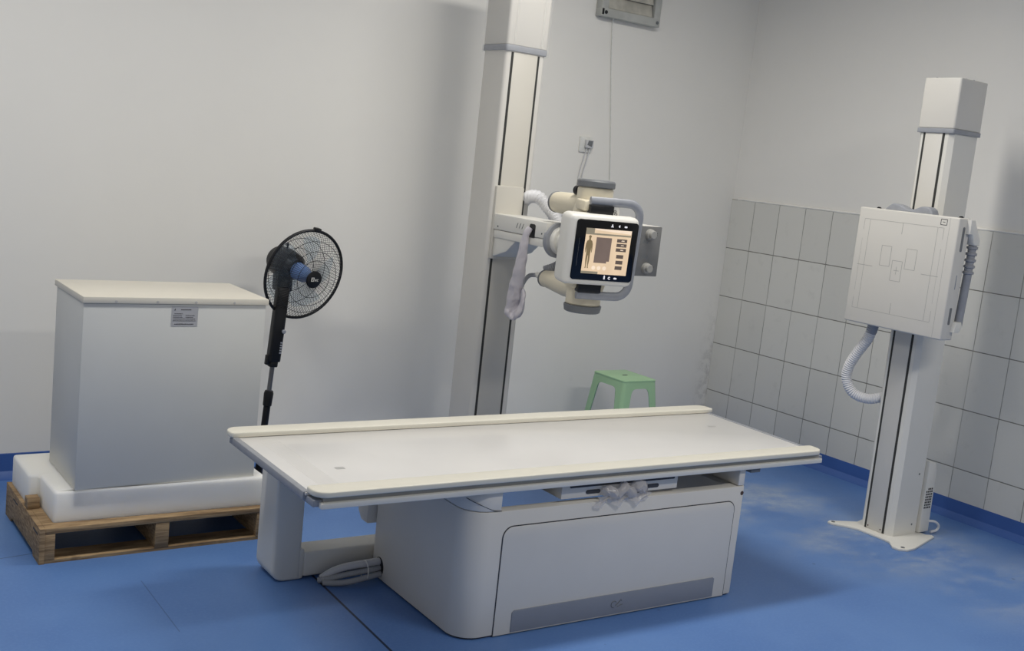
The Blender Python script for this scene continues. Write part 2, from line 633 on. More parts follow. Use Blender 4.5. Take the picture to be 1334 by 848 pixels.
# screw hole at the right of the base, seam curve on the left riser
bm = B()
cyl(bm, (0.662, f0-0.001, 0.405), (0.662, f0+0.004, 0.405), 0.008, seg=16)
obj('screw_hole', bm, 'brown', TB, False)
bm = B()
tube(bm, spline([(-0.545+0.004, f0+0.10, 0.478), (-0.530, f0+0.030, 0.470), (-0.490, f0+0.006, 0.452), (-0.455, f0-0.0006, 0.438), (-0.425, f0-0.001, 0.434)], 6), 0.0011, 6)
obj('seam_line', bm, 'seam', TB, False)
# knob housing behind the left end of the base
bm = B()
prism(bm, [(0.282, 0.36), (0.34, 0.36), (0.36, 0.33), (0.36, 0.22), (0.33, 0.19), (0.282, 0.19)], 'x', -0.572, -0.48, 0.006)
obj('side_bracket', bm, 'cool', TB, False)
# support leg with foot beam
bm = B()
prism(bm, rrect(-0.920, -0.812, 0.0, 0.504, (0.05, 0.0, 0.0, 0.0), 8), 'y', 0.293, 0.45, 0.012, 3)
box(bm, -0.830, -0.797, 0.296, 0.447, 0.0, 0.115, 0.01)
lg = obj('leg', bm, 'white', TB, False)
bm = B()
box(bm, -0.80, -0.40, 0.297, 0.40, 0.008, 0.100, 0.008, 3)
obj('foot_beam', bm, 'white', lg, False)
# table top
x0, x1 = -1.092, 1.078
bm = B()
box(bm, x0+0.008, x1+0.012, -0.352, 0.352, 0.503, 0.524, 0.003)
obj('top_frame', bm, 'grey', TB, False)
bm = B()
box(bm, x0+0.004, x1+0.010, -0.305, 0.305, 0.524, 0.533, 0.002)
pn = obj('tabletop', bm, 'panel', TB, False)
for mx, my in ((-0.885, -0.100), (0.916, 0.100)):
    bm = B()
    prism(bm, rrect(mx-0.016, mx+0.016, my-0.011, my+0.011, 0.004, 3), 'z', 0.5332, 0.5337)
    obj('centre_mark', bm, 'mark', pn, False)
bm = B()
box(bm, -1.020, -0.955, -0.290, 0.250, 0.5331, 0.5338)
obj('protective_film', bm, 'clear', pn, False)
for xa, xb in ((x0-0.002, x0+0.020), (x1-0.002, x1+0.018)):
    bm = B()
    box(bm, xa, xb, -0.300, 0.300, 0.510, 0.5355, 0.004)
    obj('end_trim', bm, 'bluegrey', TB, False)
for s in (-1, 1):
    bm = B()
    xa, xb = (-1.085, 1.074) if s < 0 else (-1.100, 1.112)
    # top lip, rounded at both ends in plan
    r = 0.045
    pl = rrect(xa, xb, 0.0, 0.078, (r, r, 0.012, 0.012), 8)
    pl = [(x, s*(0.374-y)) for x, y in pl]
    prism(bm, pl, 'z', 0.534, 0.5525, 0.0045, 3)
    rl = obj('side_rail', bm, 'cream', TB, False)
    bm = B()
    box(bm, xa+0.03, xb-0.012, *(sorted((s*0.358, s*0.300))), 0.500, 0.535)
    obj('accessory_channel', bm, 'knob', rl, False)
    bm = B()
    box(bm, xa+0.02, xb-0.004, *(sorted((s*0.371, s*0.330))), 0.500, 0.518, 0.003)
    obj('lower_flange', bm, 'white', rl, False)
# detector tray in the recess under the top
bm = B()
box(bm, -0.178, 0.342, -0.338, 0.20, 0.445, 0.499, 0.003)
ty = obj('detector_tray', bm, 'cool', TB, False)
bm = B()
prism(bm, rrect(-0.145, 0.325, 0.482, 0.498, 0.004, 3), 'y', -0.3395, -0.33)
obj('tray_slot', bm, 'seam', ty, False)
for xa in (-0.075, 0.190):
    bm = B()
    prism(bm, rrect(xa, xa+0.062, 0.456, 0.470, 0.0068, 5), 'y', -0.3395, -0.33)
    obj('tray_grip', bm, 'seam', ty, False)
bm = B()
box(bm, -0.425, 0.640, 0.10, 0.27, 0.470, 0.503)
obj('cross_member', bm, 'dgrey', TB, False)
bm = B()
box(bm, 0.69, 0.74, -0.36, -0.30, 0.482, 0.503, 0.003)
obj('stop_block', bm, 'dgrey', TB, False)


def tw(x, y, z):
    return RM['radiography_table'] @ Vector((x, y, z))


# crumpled clear wrapping hanging off the tray
bm = B()
prng = random.Random(3)
path = [tw(-0.005+0.185*i/22, -0.357+0.006*math.sin(i*1.3), 0.458+0.010*math.sin(i*0.8)+0.012*(i/22)) for i in range(23)]
tube(bm, path, [0.014+0.007*prng.random() for _ in path], 12)
for v in bm.verts:
    v.co += 0.007*noise.noise_vector(v.co*60)
rows = []
for j in range(7):
    rows.append([bm.verts.new(tw(-0.045+0.235*i/18+0.01*math.sin(j), -0.364-0.004*math.sin(i*1.1+j), 0.452-0.0065*j*(0.85+0.3*math.sin(i*0.9+1)) + 0.006*math.sin(i*2.1)*j/6)) for i in range(19)])
for j in range(6):
    for i in range(18):
        bm.faces.new((rows[j][i], rows[j][i+1], rows[j+1][i+1], rows[j+1][i]))
o = obj('plastic_wrap', bm, 'wrap')
rebase(o, tw(0.08, -0.36, 0.40))
tag(o, 'crumpled clear plastic wrap hanging off the tray under the table top', 'plastic wrap')

# cables from the base into the floor joint
hole = B()
prism(hole, [(0.205+0.032*math.cos(a), 0.050+0.036*math.sin(a)) for a in [2*PI*i/20 for i in range(20)]], 'x', -0.5462, -0.53)
obj('cable_hole', hole, 'black', TB, False)


def cable(pts, r, matl, label, corr=False):
    bm = B()
    P = [tw(*p) for p in pts]
    if corr:
        corrugated(bm, P, r, 0.007, 0.10, 12)
    else:
        tube(bm, spline(P, 8), r, 12)
    o = obj('cable', bm, matl)
    rebase(o, tw(pts[-1][0], pts[-1][1], 0))
    return tag(o, label, 'cable', 'cables between table base and floor')


cable([(-0.53, 0.208, 0.070), (-0.60, 0.208, 0.068), (-0.67, 0.214, 0.062), (-0.715, 0.228, 0.046), (-0.748, 0.252, 0.015)], 0.0135, 'gcable', 'pale sleeved cable, topmost of those leaving the hole in the table base')
cable([(-0.53, 0.202, 0.048), (-0.60, 0.196, 0.045), (-0.68, 0.205, 0.036), (-0.73, 0.222, 0.022), (-0.765, 0.245, 0.011)], 0.011, 'cable', 'grey cable running just under the pale sleeved one from the table base', True)
cable([(-0.53, 0.192, 0.030), (-0.60, 0.178, 0.028), (-0.67, 0.182, 0.018), (-0.72, 0.200, 0.012), (-0.755, 0.222, 0.0105)], 0.0105, 'cable', 'lowest grey cable from the table base, lying on the floor')
bm = B()
c0 = tw(-0.61, 0.193, 0.049)
tube(bm, [c0+Vector((0, 0.030*math.cos(a), 0.036*math.sin(a))) for a in [2*PI*i/24 for i in range(24)]], 0.0022, 6, closed=True)
o = obj('cable_tie', bm, 'white')
rebase(o, tw(-0.61, 0.193, 0.013))
tag(o, 'white cable tie around the cable bundle at the table base', 'cable tie')

# ---------------------------------------------------------------- tube stand with X-ray head
TS = thing('x_ray_tube_stand', 'tall white column by the back wall carrying an x-ray head with touchscreen', 'x-ray machine', (-2.09, -0.5, 0))
cx0, cx1, cy0, cy1 = -2.200, -1.978, -0.600, -0.410
bm = B()
prism(bm, rrect(cx0, cx1, cy0, cy1, 0.018, 5), 'z', 0.012, 2.04)
column = obj('column', bm, 'col', TS)
for gx in (-2.1655, -2.019):
    bm = B()
    box(bm, gx-0.006, gx+0.006, cy0-0.0015, cy0+0.01, 0.03, 2.03)
    obj('guide_slot', bm, 'groove', column)
bm = B()
box(bm, -2.1595, -2.025, cy0-0.003, cy0+0.004, 0.03, 2.03, 0.001)
obj('front_strip', bm, 'strip', column)
bm = B()
prism(bm, rrect(cx0-0.12, cx1+0.12, cy0-0.08, cy1+0.02, 0.03, 5), 'z', 0.0, 0.012)
obj('base_plate', bm, 'white', TS)
bm = B()
prism(bm, rrect(cx0-0.006, cx1+0.006, cy0-0.008, cy1+0.004, 0.014, 5), 'z', 2.035, 2.062, 0.002)
obj('collar', bm, 'bluegrey', TS)
bm = B()
prism(bm, rrect(cx0-0.004, cx1+0.004, cy0-0.006, cy1+0.003, 0.014, 5), 'z', 2.062, 2.44, 0.006)
cap = obj('top_cap', bm, 'col', TS)
bm = B()
for gx in (-2.165, -2.015):
    pp = [(gx+0.0035*noise.noise((z*7, gx, 0)), cy0-0.009, z) for z in [2.05+0.02*i for i in range(20)]]
    tube(bm, pp, 0.0045, 8)
prism(bm, rrect(cx0-0.010, cx1+0.013, cy0-0.0105, cy1+0.008, 0.012, 5), 'z', 2.030, 2.43)
obj('packing_film', bm, 'clear', cap)
# carriage and arm
bm = B()
prism(bm, rrect(-2.185, -2.030, 1.085, 1.425, 0.008, 3), 'y', cy0-0.016, cy0+0.005, 0.003)
car = obj('carriage', bm, 'strip', TS)
bm = B()
prism(bm, [(-0.600, 1.30), (-0.640, 1.205), (-0.800, 1.195), (-0.720, 1.130), (-0.600, 1.09)], 'x', -2.172, -2.02, 0.008)
obj('under_bracket', bm, 'white', car)
bm = B()
box(bm, -2.182, -2.010, -1.022, cy0-0.012, 1.224, 1.296, 0.004)
arm = obj('arm', bm, 'white', TS)
bm = B()
box(bm, -2.180, -2.012, -1.018, cy0-0.016, 1.186, 1.222, 0.004)
obj('arm_lower_cover', bm, 'white', arm)
bm = B()
prism(bm, rrect(-0.942, -0.898, 1.218, 1.279, 0.010, 4), 'x', -2.1832, -2.17)
obj('cable_slot', bm, 'black', arm)
for i in range(3):
    bm = B()
    yy = -0.795-0.022*i
    prism(bm, [(yy, 1.248), (yy-0.003, 1.248), (yy-0.014, 1.272), (yy-0.011, 1.272)], 'x', -2.1828, -2.17)
    obj('vent_slit', bm, 'seam', arm)
for yy, zz in ((-0.650, 1.240), (-0.992, 1.244)):
    bm = B()
    cyl(bm, (-2.1838, yy, zz), (-2.178, yy, zz), 0.0035, seg=10)
    obj('screw', bm, 'seam', arm)
# swivel joint between arm and head
bm = B()
lathe(bm, (-2.110, -1.008, 1.222), (0, -1, 0), [(0, 0.070), (0.004, 0.078), (0.028, 0.078), (0.032, 0.070)], 36)
sw = obj('swivel_ring', bm, 'bluegrey', TS)
bm = B()
lathe(bm, (-2.110, -1.036, 1.222), (0, -1, 0), [(0, 0.062), (0.018, 0.062), (0.026, 0.056), (0.030, 0.045), (0.15, 0.045)], 36)
obj('swivel_hub', bm, 'white', sw)
# X-ray tube housing: vertical cylinder, end caps, two cable horns
tx, ty_ = -2.100, -1.225
bm = B()
lathe(bm, (tx, ty_, 0.972), (0, 0, 1), [(0, 0.070), (0.006, 0.075), (0.055, 0.076), (0.09, 0.086), (0.40, 0.086), (0.43, 0.077), (0.49, 0.076), (0.498, 0.070)], 40)
th = obj('tube_housing', bm, 'horn', TS)
for za, zb, k in ((1.470, 1.502, 1), (0.940, 0.973, -1)):
    bm = B()
    zs = [za, za+0.004, zb-0.008, zb-0.002, zb]
    rs = [0.078, 0.081, 0.081, 0.077, 0.070]
    if k < 0:
        rs = rs[::-1]
    lathe(bm, (tx, ty_, 0), (0, 0, 1), list(zip(zs, rs)), 40)
    obj('end_cap', bm, 'dgrey', th)
for zc, ya, ra, rb in ((1.386, -0.962, 0.044, 0.050), (1.042, -0.938, 0.036, 0.056)):
    bm = B()
    lathe(bm, (tx, ya, zc), (0, -1, 0), [(0, ra*0.8), (0.004, ra), (0.03, ra*1.06), (0.16, rb), (0.32, rb)], 32)
    hn = obj('cable_horn', bm, 'horn', th)
    bm = B()
    lathe(bm, (tx, ya+0.004, zc), (0, -1, 0), [(0, ra*0.9), (0.002, ra*1.04), (0.010, ra*1.06), (0.012, ra)], 32)
    obj('horn_ring', bm, 'dgrey', hn)
bm = B()
lathe(bm, (tx-0.025, -1.150, 1.450), (0, 1, 0), [(0, 0.020), (0.022, 0.020), (0.03, 0.012)], 16)
obj('rear_knob', bm, 'black', th)
# collimator on the side facing the wall stand
bm = B()
box(bm, -2.03, -1.722, -1.246, -1.06, 1.106, 1.326, 0.006)
co = obj('collimator', bm, 'white', TS)
bm = B()
prism(bm, rrect(-1.90, -1.722, 1.106, 1.325, 0.003, 2), 'y', -1.252, -1.244, 0.001)
cp = obj('front_plate', bm, 'plate', co)
for kx, kz in ((-1.792, 1.290), (-1.792, 1.142)):
    bm = B()
    lathe(bm, (kx, -1.252, kz), (0, -1, 0), [(0, 0.024), (0.014, 0.023), (0.017, 0.019), (0.030, 0.018), (0.032, 0.015)], 24)
    kb = obj('knob', bm, 'knob', co)
    bm = B()
    for i in range(2):
        box(bm, kx+0.036, kx+0.047, -1.2528, -1.251, kz-0.004+0.007*i, kz+0.001+0.007*i)
    obj('knob_mark', bm, 'ink', cp)
for (xa, za) in ((-1.826, 1.250), (-1.815, 1.252), (-1.803, 1.248), (-1.828, 1.182), (-1.812, 1.186), (-1.798, 1.184)):
    bm = B()
    prism(bm, [(xa, za), (xa+0.008, za), (xa+0.013, za+0.014), (xa+0.005, za+0.014)], 'y', -1.2526, -1.251)
    obj('printed_scale', bm, 'dgrey', cp)

# touchscreen console: local frame (e1 right, n towards viewer, e2 up)
YW, TI = -0.244, -0.055
Oc = Vector((-2.16, -1.4, 1.221))
e1 = Vector((math.cos(YW), math.sin(YW), 0))
nh = Vector((math.sin(YW), -math.cos(YW), 0))
e2 = Vector((0, 0, 1))*math.cos(TI)-nh*math.sin(TI)
nn = e1.cross(e2)                      # towards the viewer
CM = Matrix((e1, -nn, e2)).transposed().to_4x4()
CM.translation = Oc


def cobj(name, bm, material, parent):
    bm.transform(CM)
    return obj(name, bm, material, parent)


bm = B()
box(bm, -0.172, 0.149, 0.0, 0.105, -0.147, 0.143, 0.026, 5)
con = cobj('screen_housing', bm, 'white', TS)
bm = B()
prism(bm, rrect(-0.139, 0.139, -0.1235, 0.1235, 0.014, 5), 'y', -0.0035, 0.01, 0.001)
gl = cobj('screen_glass', bm, 'glass', con)
bm = B()
box(bm, -0.095, 0.110, -0.0042, -0.0030, -0.096, 0.090)
dsp = cobj('display', bm, 'lit', gl)


def ui(name, material, polys):
    for pl in polys:
        b_ = B()
        prism(b_, pl, 'y', -0.0047, -0.0040)
        cobj(name, b_, material, gl)


def R_(x0, x1, z0, z1):
    return [(x0, z0), (x1, z0), (x1, z1), (x0, z1)]


ui('display_header', 'litgreen', [R_(-0.095, 0.108, 0.064, 0.071), R_(-0.095, -0.058, 0.071, 0.090), R_(-0.095, -0.02, -0.096, -0.086)])
ui('display_highlight', 'lit2', [[(-0.052, 0.084), (0.108, 0.076), (0.110, 0.090), (-0.058, 0.090)]])
ui('display_image_field', 'litgrey', [[(-0.045, -0.050), (0.012, -0.050), (0.012, -0.042), (0.024, -0.042), (0.024, 0.055), (-0.045, 0.055)]])
ui('display_button', 'litdark', [R_(0.048, 0.094, z, z+0.014) for z in (0.040, 0.021, 0.002)]+[R_(0.054, 0.086, z, z+0.015) for z in (-0.026, -0.050, -0.073)])
ui('display_button_mark', 'lit2', [R_(0.068, 0.082, z+0.005, z+0.009) for z in (0.040, 0.021, 0.002)])


def disc(cx, cz, r, n=14):
    return [(cx+r*math.cos(2*PI*i/n), cz+r*math.sin(2*PI*i/n)) for i in range(n)]


ui('display_tool_icon', 'lit2', [disc(x, -0.071, 0.0085) for x in (-0.042, -0.018, 0.007)])
hx = -0.074
fig = [(0, .052), (.004, .050), (.004, .042), (.011, .038), (.015, .026), (.016, .004), (.014, -.010), (.012, -.010), (.011, .012), (.009, -.010), (.009, -.040), (.006, -.066), (.008, -.074), (.003, -.074), (.002, -.050), (.0008, -.022)]
poly = [(hx+x, z) for x, z in fig]+[(hx-x, z) for x, z in reversed(fig[1:])]
ui('display_figure', 'litbody', [poly, disc(hx, 0.055, 0.006)])
# white icons on the bezel and the tiny vertical line of print at the left
ui('bezel_icon', 'icon', [
    [(0.012, 0.100), (0.024, 0.100), (0.021, 0.106), (0.015, 0.106)], disc(0.018, 0.109, 0.003, 8),
    [(0.046, 0.105), (0.051, 0.100), (0.051, 0.111)], R_(0.051, 0.053, 0.101, 0.110),
    rrect(0.073, 0.086, 0.1015, 0.1085, 0.003, 3),
    R_(0.010, 0.016, -0.116, -0.104), disc(0.013, -0.102, 0.0025, 8),
    [(0.036+0.006*math.cos(a), -0.110+0.006*math.sin(a)) for a in [0.6+0.4*i for i in range(14)]]+[(0.036+0.003*math.cos(a), -0.110+0.003*math.sin(a)) for a in [0.6+0.4*i for i in range(13, -1, -1)]],
    rrect(0.056, 0.070, -0.1135, -0.1065, 0.003, 3)])
pr = random.Random(5)
vt = []
zz = -0.066
while zz < 0.045:
    h = 0.0012+0.0016*pr.random()
    vt.append(R_(-0.1205, -0.1192, zz, zz+h))
    zz += h+0.0012
b_ = B()
for pl in vt:
    prism(b_, pl, 'y', -0.0040, -0.0034)
cobj('bezel_print', b_, 'dgrey', gl)
# D-shaped grab handle round the console with black clamp blocks
bm = B()
hp = [(-0.060, 0.192), (0.06, 0.194)]
hp += [(0.118+0.055*math.sin(a), 0.139+0.055*math.cos(a)) for a in [i*PI/2/8 for i in range(9)]]
hp += [(0.172, 0.0)]
hp += [(0.112+0.057*math.cos(a), -0.142-0.057*math.sin(a)) for a in [i*PI/2/8 for i in range(9)]]
hp += [(0.04, -0.200), (-0.068, -0.198)]
tube(bm, [(x, 0.070, z) for x, z in hp], 0.0185, 14, sq=(0.62, 1.0))
hd = cobj('grab_handle', bm, 'bluegrey', TS)
hd['label'] = 'blue-grey grab handle'
for z0, z1, xa in ((0.136, 0.178, -0.062), (-0.186, -0.140, -0.070)):
    bm = B()
    box(bm, xa, xa+0.105, 0.052, 0.088, z0, z1, 0.003)
    cobj('clamp_block', bm, 'black', hd)
    bm = B()
    box(bm, xa-0.02, xa+0.03, 0.075, 0.17, z0+0.012, z1+0.012, 0.008)
    cobj('handle_bracket', bm, 'horn', hd)
b_ = B()
for xa, za in ((0.053, 0.158), (0.058, 0.147)):
    tube(b_, [(xa+0.006*math.cos(a), 0.062, za+0.0045*math.sin(a)) for a in [2*PI*i/10 for i in range(10)]], 0.0012, 5, closed=True)
cobj('handle_print', b_, 'ink', hd)
b_ = B()
box(b_, 0.045, 0.074, 0.063, 0.075, 0.138, 0.176, 0.002)
cobj('handle_tab', b_, 'white', hd)

# hoses of the stand
HOSE_PTS = [(-1.975, -0.50, 1.330), (-1.985, -0.56, 1.360), (-2.000, -0.62, 1.385), (-1.990, -0.68, 1.388), (-1.975, -0.73, 1.355), (-1.962, -0.79, 1.305), (-1.965, -0.86, 1.235), (-1.985, -0.93, 1.180)]
bm = B()
corrugated(bm, HOSE_PTS, 0.031, 0.0165, 0.36)
obj('corrugated_hose', bm, 'hose', TS)
bm = B()
corrugated(bm, [(-1.99, -0.965, 1.185), (-2.02, -0.975, 1.14), (-2.06, -0.96, 1.10), (-2.09, -0.92, 1.075)], 0.022, 0.009, 0.12)
obj('corrugated_hose', bm, 'ghose', TS)
bm = B()
lathe(bm, (tx-0.004, -0.930, 1.046), (-0.1, 1, 0.12), [(0, 0.017), (0.02, 0.016), (0.03, 0.013), (0.045, 0.012)], 18)
obj('cable_gland', bm, 'white', TS)
bm = B()
tube(bm, spline([(-2.108, -0.895, 1.050), (-2.135, -0.868, 1.042), (-2.160, -0.862, 1.005), (-2.172, -0.868, 0.965)], 8), 0.0095, 12)
obj('tube_cable', bm, 'cable', TS)

# milky plastic sleeve hanging from the arm slot round the cable
bm = B()
p1 = resample(spline([(-2.192, -0.915, 1.262), (-2.205, -0.907, 1.225), (-2.207, -0.898, 1.13), (-2.207, -0.882, 1.03), (-2.205, -0.868, 0.95), (-2.203, -0.864, 0.890), (-2.200, -0.880, 0.866), (-2.197, -0.905, 0.882), (-2.190, -0.918, 0.920), (-2.180, -0.902, 0.965), (-2.170, -0.870, 0.985)], 10), 0.005)
n1 = len(p1)


def slr(t):
    if t < 0.36: return 0.0135+0.0145*t/0.36
    if t < 0.72: return 0.028+0.004*(t-0.36)/0.36
    return 0.032-0.019*(t-0.72)/0.28


tube(bm, p1, [slr(i/n1)+0.0014*math.sin(i*0.5) for i in range(n1)], 28, sq=(0.5, 1.0))
for v in bm.verts:
    g = max(0.0, min(1.0, (1.02-v.co.z)/0.12))
    k = (0.003+0.006*g) if v.co.z < 1.2 else 0.0012
    q = Vector((v.co.x*40, v.co.y*55, v.co.z*26))
    n_ = noise.noise_vector(q)
    v.co += k*n_+k*0.7*Vector((0.6, 1, 0.2))*abs(noise.noise(q*1.9))
o = obj('plastic_sleeve', bm, 'sleeve')
rebase(o, (-2.2, -0.88, 0.85))
tag(o, 'milky wrinkled plastic sleeve hanging from the slot in the x-ray arm', 'plastic sleeve')

# ---------------------------------------------------------------- wall stand with flat detector
WS = thing('wall_bucky_stand', 'white upright stand with square detector panel before the tiled wall', 'x-ray stand', (-0.575, -1.84, 0))
# foot plate
bm = B()
outl = [(-0.770, -1.640), (-0.640, -1.700), (-0.470, -1.66), (-0.455, -1.68), (-0.452, -1.95), (-0.425, -1.965), (-0.435, -1.985), (-0.690, -2.060), (-0.745, -2.062), (-0.778, -2.040), (-0.782, -2.005), (-0.735, -1.955), (-0.728, -1.925), (-0.728, -1.775), (-0.755, -1.725), (-0.795, -1.675), (-0.795, -1.650)]
prism(bm, outl, 'z', 0.0, 0.010, 0.002)
fp = obj('foot_plate', bm, 'white', WS)
for bx, by in ((-0.772, -1.664), (-0.745, -2.035)):
    bm = B()
    cyl(bm, (bx, by, 0.0095), (bx, by, 0.0125), 0.009, seg=12)
    obj('bolt', bm, 'dgrey', fp)
wy0, wy1, wx0, wx1 = -1.915, -1.745, -0.672, -0.480
LEAN = Matrix.Translation((-0.6, -1.83, 0)) @ Matrix.Rotation(-0.008, 4, 'X') @ Matrix.Translation((0.6, 1.83, 0))


def wobj(name, bm, material, parent):
    bm.transform(LEAN)
    return obj(name, bm, material, parent)


bm = B()
prism(bm, [(wx0, wy0+0.020), (wx0, wy1-0.012), (wx0+0.010, wy1), (wx1-0.005, wy1), (wx1, wy1-0.005), (wx1, wy0+0.005), (wx1-0.005, wy0), (wx0+0.018, wy0)], 'z', 0.008, 1.87)
col = wobj('column', bm, 'white', WS)
for gy in (-1.7735, -1.8715):
    bm = B()
    box(bm, wx0-0.0015, wx0+0.01, gy-0.0055, gy+0.0055, 0.012, 1.868)
    wobj('guide_slot', bm, 'groove', col)
bm = B()
box(bm, wx0-0.003, wx0+0.004, -1.866, -1.779, 0.014, 1.868, 0.001)
fs_ = wobj('front_strip', bm, 'col', col)
for yy in (-1.788, -1.857):
    bm = B()
    cyl(bm, (wx0-0.0042, yy, 0.026), (wx0-0.002, yy, 0.026), 0.0035, seg=10)
    wobj('screw', bm, 'brown', fs_)
for zz in (0.055, 0.30):
    bm = B()
    cyl(bm, (-0.522, wy0-0.001, zz), (-0.522, wy0+0.004, zz), 0.005, seg=10)
    wobj('screw', bm, 'dgrey', col)
bm = B()
prism(bm, rrect(wx0-0.010, wx1+0.008, wy0-0.010, wy1+0.010, 0.008, 4), 'z', 1.866, 1.886, 0.002)
wobj('collar', bm, 'bluegrey', WS)
bm = B()
prism(bm, rrect(wx0-0.008, wx1+0.006, wy0-0.008, wy1+0.008, 0.010, 4), 'z', 1.886, 2.108, 0.006, 3)
cap2 = wobj('top_cap', bm, 'col', WS)
for bx, by in ((-0.645, -1.775), (-0.60, -1.89), (-0.55, -1.895)):
    bm = B()
    cyl(bm, (bx, by, 2.106), (bx, by, 2.113), 0.005, seg=10)
    wobj('screw', bm, 'dgrey', cap2)
# detector housing
dx = -0.832
bm = B()
box(bm, dx, -0.748, -2.108, -1.594, 0.978, 1.506, 0.007, 3)
det = obj('detector_housing', bm, 'col', WS)
bm = B()
box(bm, -0.750, -0.668, -2.03, -1.66, 1.02, 1.45, 0.008)
obj('mounting_box', bm, 'white', WS)
bm = B()
L = 0.0011


def strip(y0_, z0_, y1_, z1_, w=0.0022):
    d = Vector((0, y1_-y0_, z1_-z0_))
    nrm = Vector((0, -d.z, d.y)).normalized()*w/2
    a, b = Vector((dx-0.0003, y0_, z0_)), Vector((dx-0.0003, y1_, z1_))
    vs = [bm.verts.new(q) for q in (a+nrm, b+nrm, b-nrm, a-nrm)]
    vs2 = [bm.verts.new(q.co+Vector((0.0013, 0, 0))) for q in vs]
    bm.faces.new(vs)
    for i in range(4):
        bm.faces.new((vs[i], vs2[i], vs2[(i+1) % 4], vs[(i+1) % 4]))


def loop(ya, yb, za, zb, w=0.002):
    strip(ya, za, yb, za, w); strip(yb, za, yb, zb, w); strip(yb, zb, ya, zb, w); strip(ya, zb, ya, za, w)


cyd, czd = -1.835, 1.245
loop(cyd+0.175, cyd-0.175, 1.045, 1.455, 0.0016)           # active area
for sy in (1, -1):                                           # corner brackets outside it
    for ze, s in ((1.045, 1), (1.455, -1)):
        strip(cyd+sy*0.205, ze, cyd+sy*0.178, ze, 0.0016)
        strip(cyd+sy*0.205, ze, cyd+sy*0.205, ze+s*0.05, 0.0014)
    strip(cyd+sy*0.212, czd, cyd+sy*0.128, czd, 0.0022)
    strip(cyd+sy*0.205, czd-0.12, cyd+sy*0.205, czd+0.12, 0.0008)
strip(cyd, 1.455, cyd, 1.405, 0.0022)
strip(cyd, 1.045, cyd, 1.095, 0.0022)
loop(cyd+0.092, cyd+0.040, 1.255, 1.345)
loop(cyd-0.040, cyd-0.092, 1.255, 1.345)
loop(cyd+0.026, cyd-0.026, 1.195, 1.285)
strip(cyd+0.014, czd-0.003, cyd-0.014, czd-0.003)
strip(cyd, czd-0.020, cyd, czd+0.014)
strip(-2.064, 0.985, -2.064, 1.500, 0.0012)
obj('printed_markings', bm, 'line', det)
bm = B()
loop(-2.020, -2.050, 1.468, 1.492, 0.0028)
strip(-2.029, 1.480, -2.041, 1.480, 0.0025)
obj('corner_badge', bm, 'ink', det)
for za, zb in ((1.362, 1.468), (1.046, 1.120)):
    bm = B()
    prism(bm, rrect(-0.800, -0.784, za, zb, 0.006, 4), 'y', -2.1088, -2.10)
    obj('side_slot', bm, 'dgrey', det)
bm = B()
prism(bm, rrect(-0.792, -0.787, 1.20, 1.262, 0.002, 2), 'y', -2.1086, -2.10)
obj('side_mark', bm, 'grey', det)
for yy in (-1.665, -2.085):
    bm = B()
    lathe(bm, (-0.79, yy, 1.504), (0, 0, 1), [(0, 0.010), (0.005, 0.010), (0.009, 0.006)], 14)
    obj('rubber_foot', bm, 'black', det)
bm = B()
prf = spline([(0, -1.700, 1.500), (0, -1.722, 1.521), (0, -1.748, 1.536), (0, -1.785, 1.532), (0, -1.822, 1.519), (0, -1.855, 1.519), (0, -1.890, 1.534), (0, -1.925, 1.536), (0, -1.945, 1.524), (0, -1.955, 1.500)], 5)
prism(bm, [(v.y, v.z) for v in prf], 'x', -0.806, -0.752, 0.008, 3)
obj('chin_rest', bm, 'bluegrey', det)
# side handle with ribbed grip
bm = B()
prism(bm, [(-0.775, 1.502), (-0.748, 1.502), (-0.690, 1.415), (-0.690, 1.395), (-0.728, 1.395), (-0.755, 1.44), (-0.775, 1.44)], 'y', -2.128, -2.085, 0.004)
hb = obj('handle_bracket', bm, 'white', det)
bm = B()
prism(bm, [(-0.765, 1.060), (-0.728, 1.060), (-0.718, 1.040), (-0.735, 1.015), (-0.775, 1.015)], 'y', -2.128, -2.085, 0.004)
obj('handle_bracket', bm, 'white', det)
bm = B()
tube(bm, [(-0.709, -2.108, 1.405), (-0.712, -2.108, 1.25), (-0.722, -2.108, 1.045)], [0.017, 0.018, 0.018], 16)
obj('grip_bar', bm, 'bluegrey', hb)
bm = B()
for i in range(5):
    zz = 1.392-0.027*i
    lathe(bm, (-0.709-0.0003*i, -2.108, zz), (0, 0, -1), [(0, 0.016), (0.004, 0.0235), (0.013, 0.0235), (0.017, 0.016)], 18)
obj('grip_ribs', bm, 'ghose', hb)
# hose looping from the detector back to the column
bm = B()
corrugated(bm, [(-0.735, -1.690, 0.965), (-0.735, -1.672, 0.900), (-0.735, -1.625, 0.825), (-0.730, -1.585, 0.745), (-0.720, -1.580, 0.680), (-0.700, -1.615, 0.625), (-0.665, -1.680, 0.612), (-0.62, -1.742, 0.640)], 0.0255, 0.0105, 0.15)
obj('corrugated_hose', bm, 'hose', WS)
bm = B()
lathe(bm, (-0.735, -1.694, 0.982), (0, 0.2, -1), [(0, 0.025), (0.045, 0.025), (0.055, 0.022)], 20)
obj('hose_collar', bm, 'bluegrey', WS)
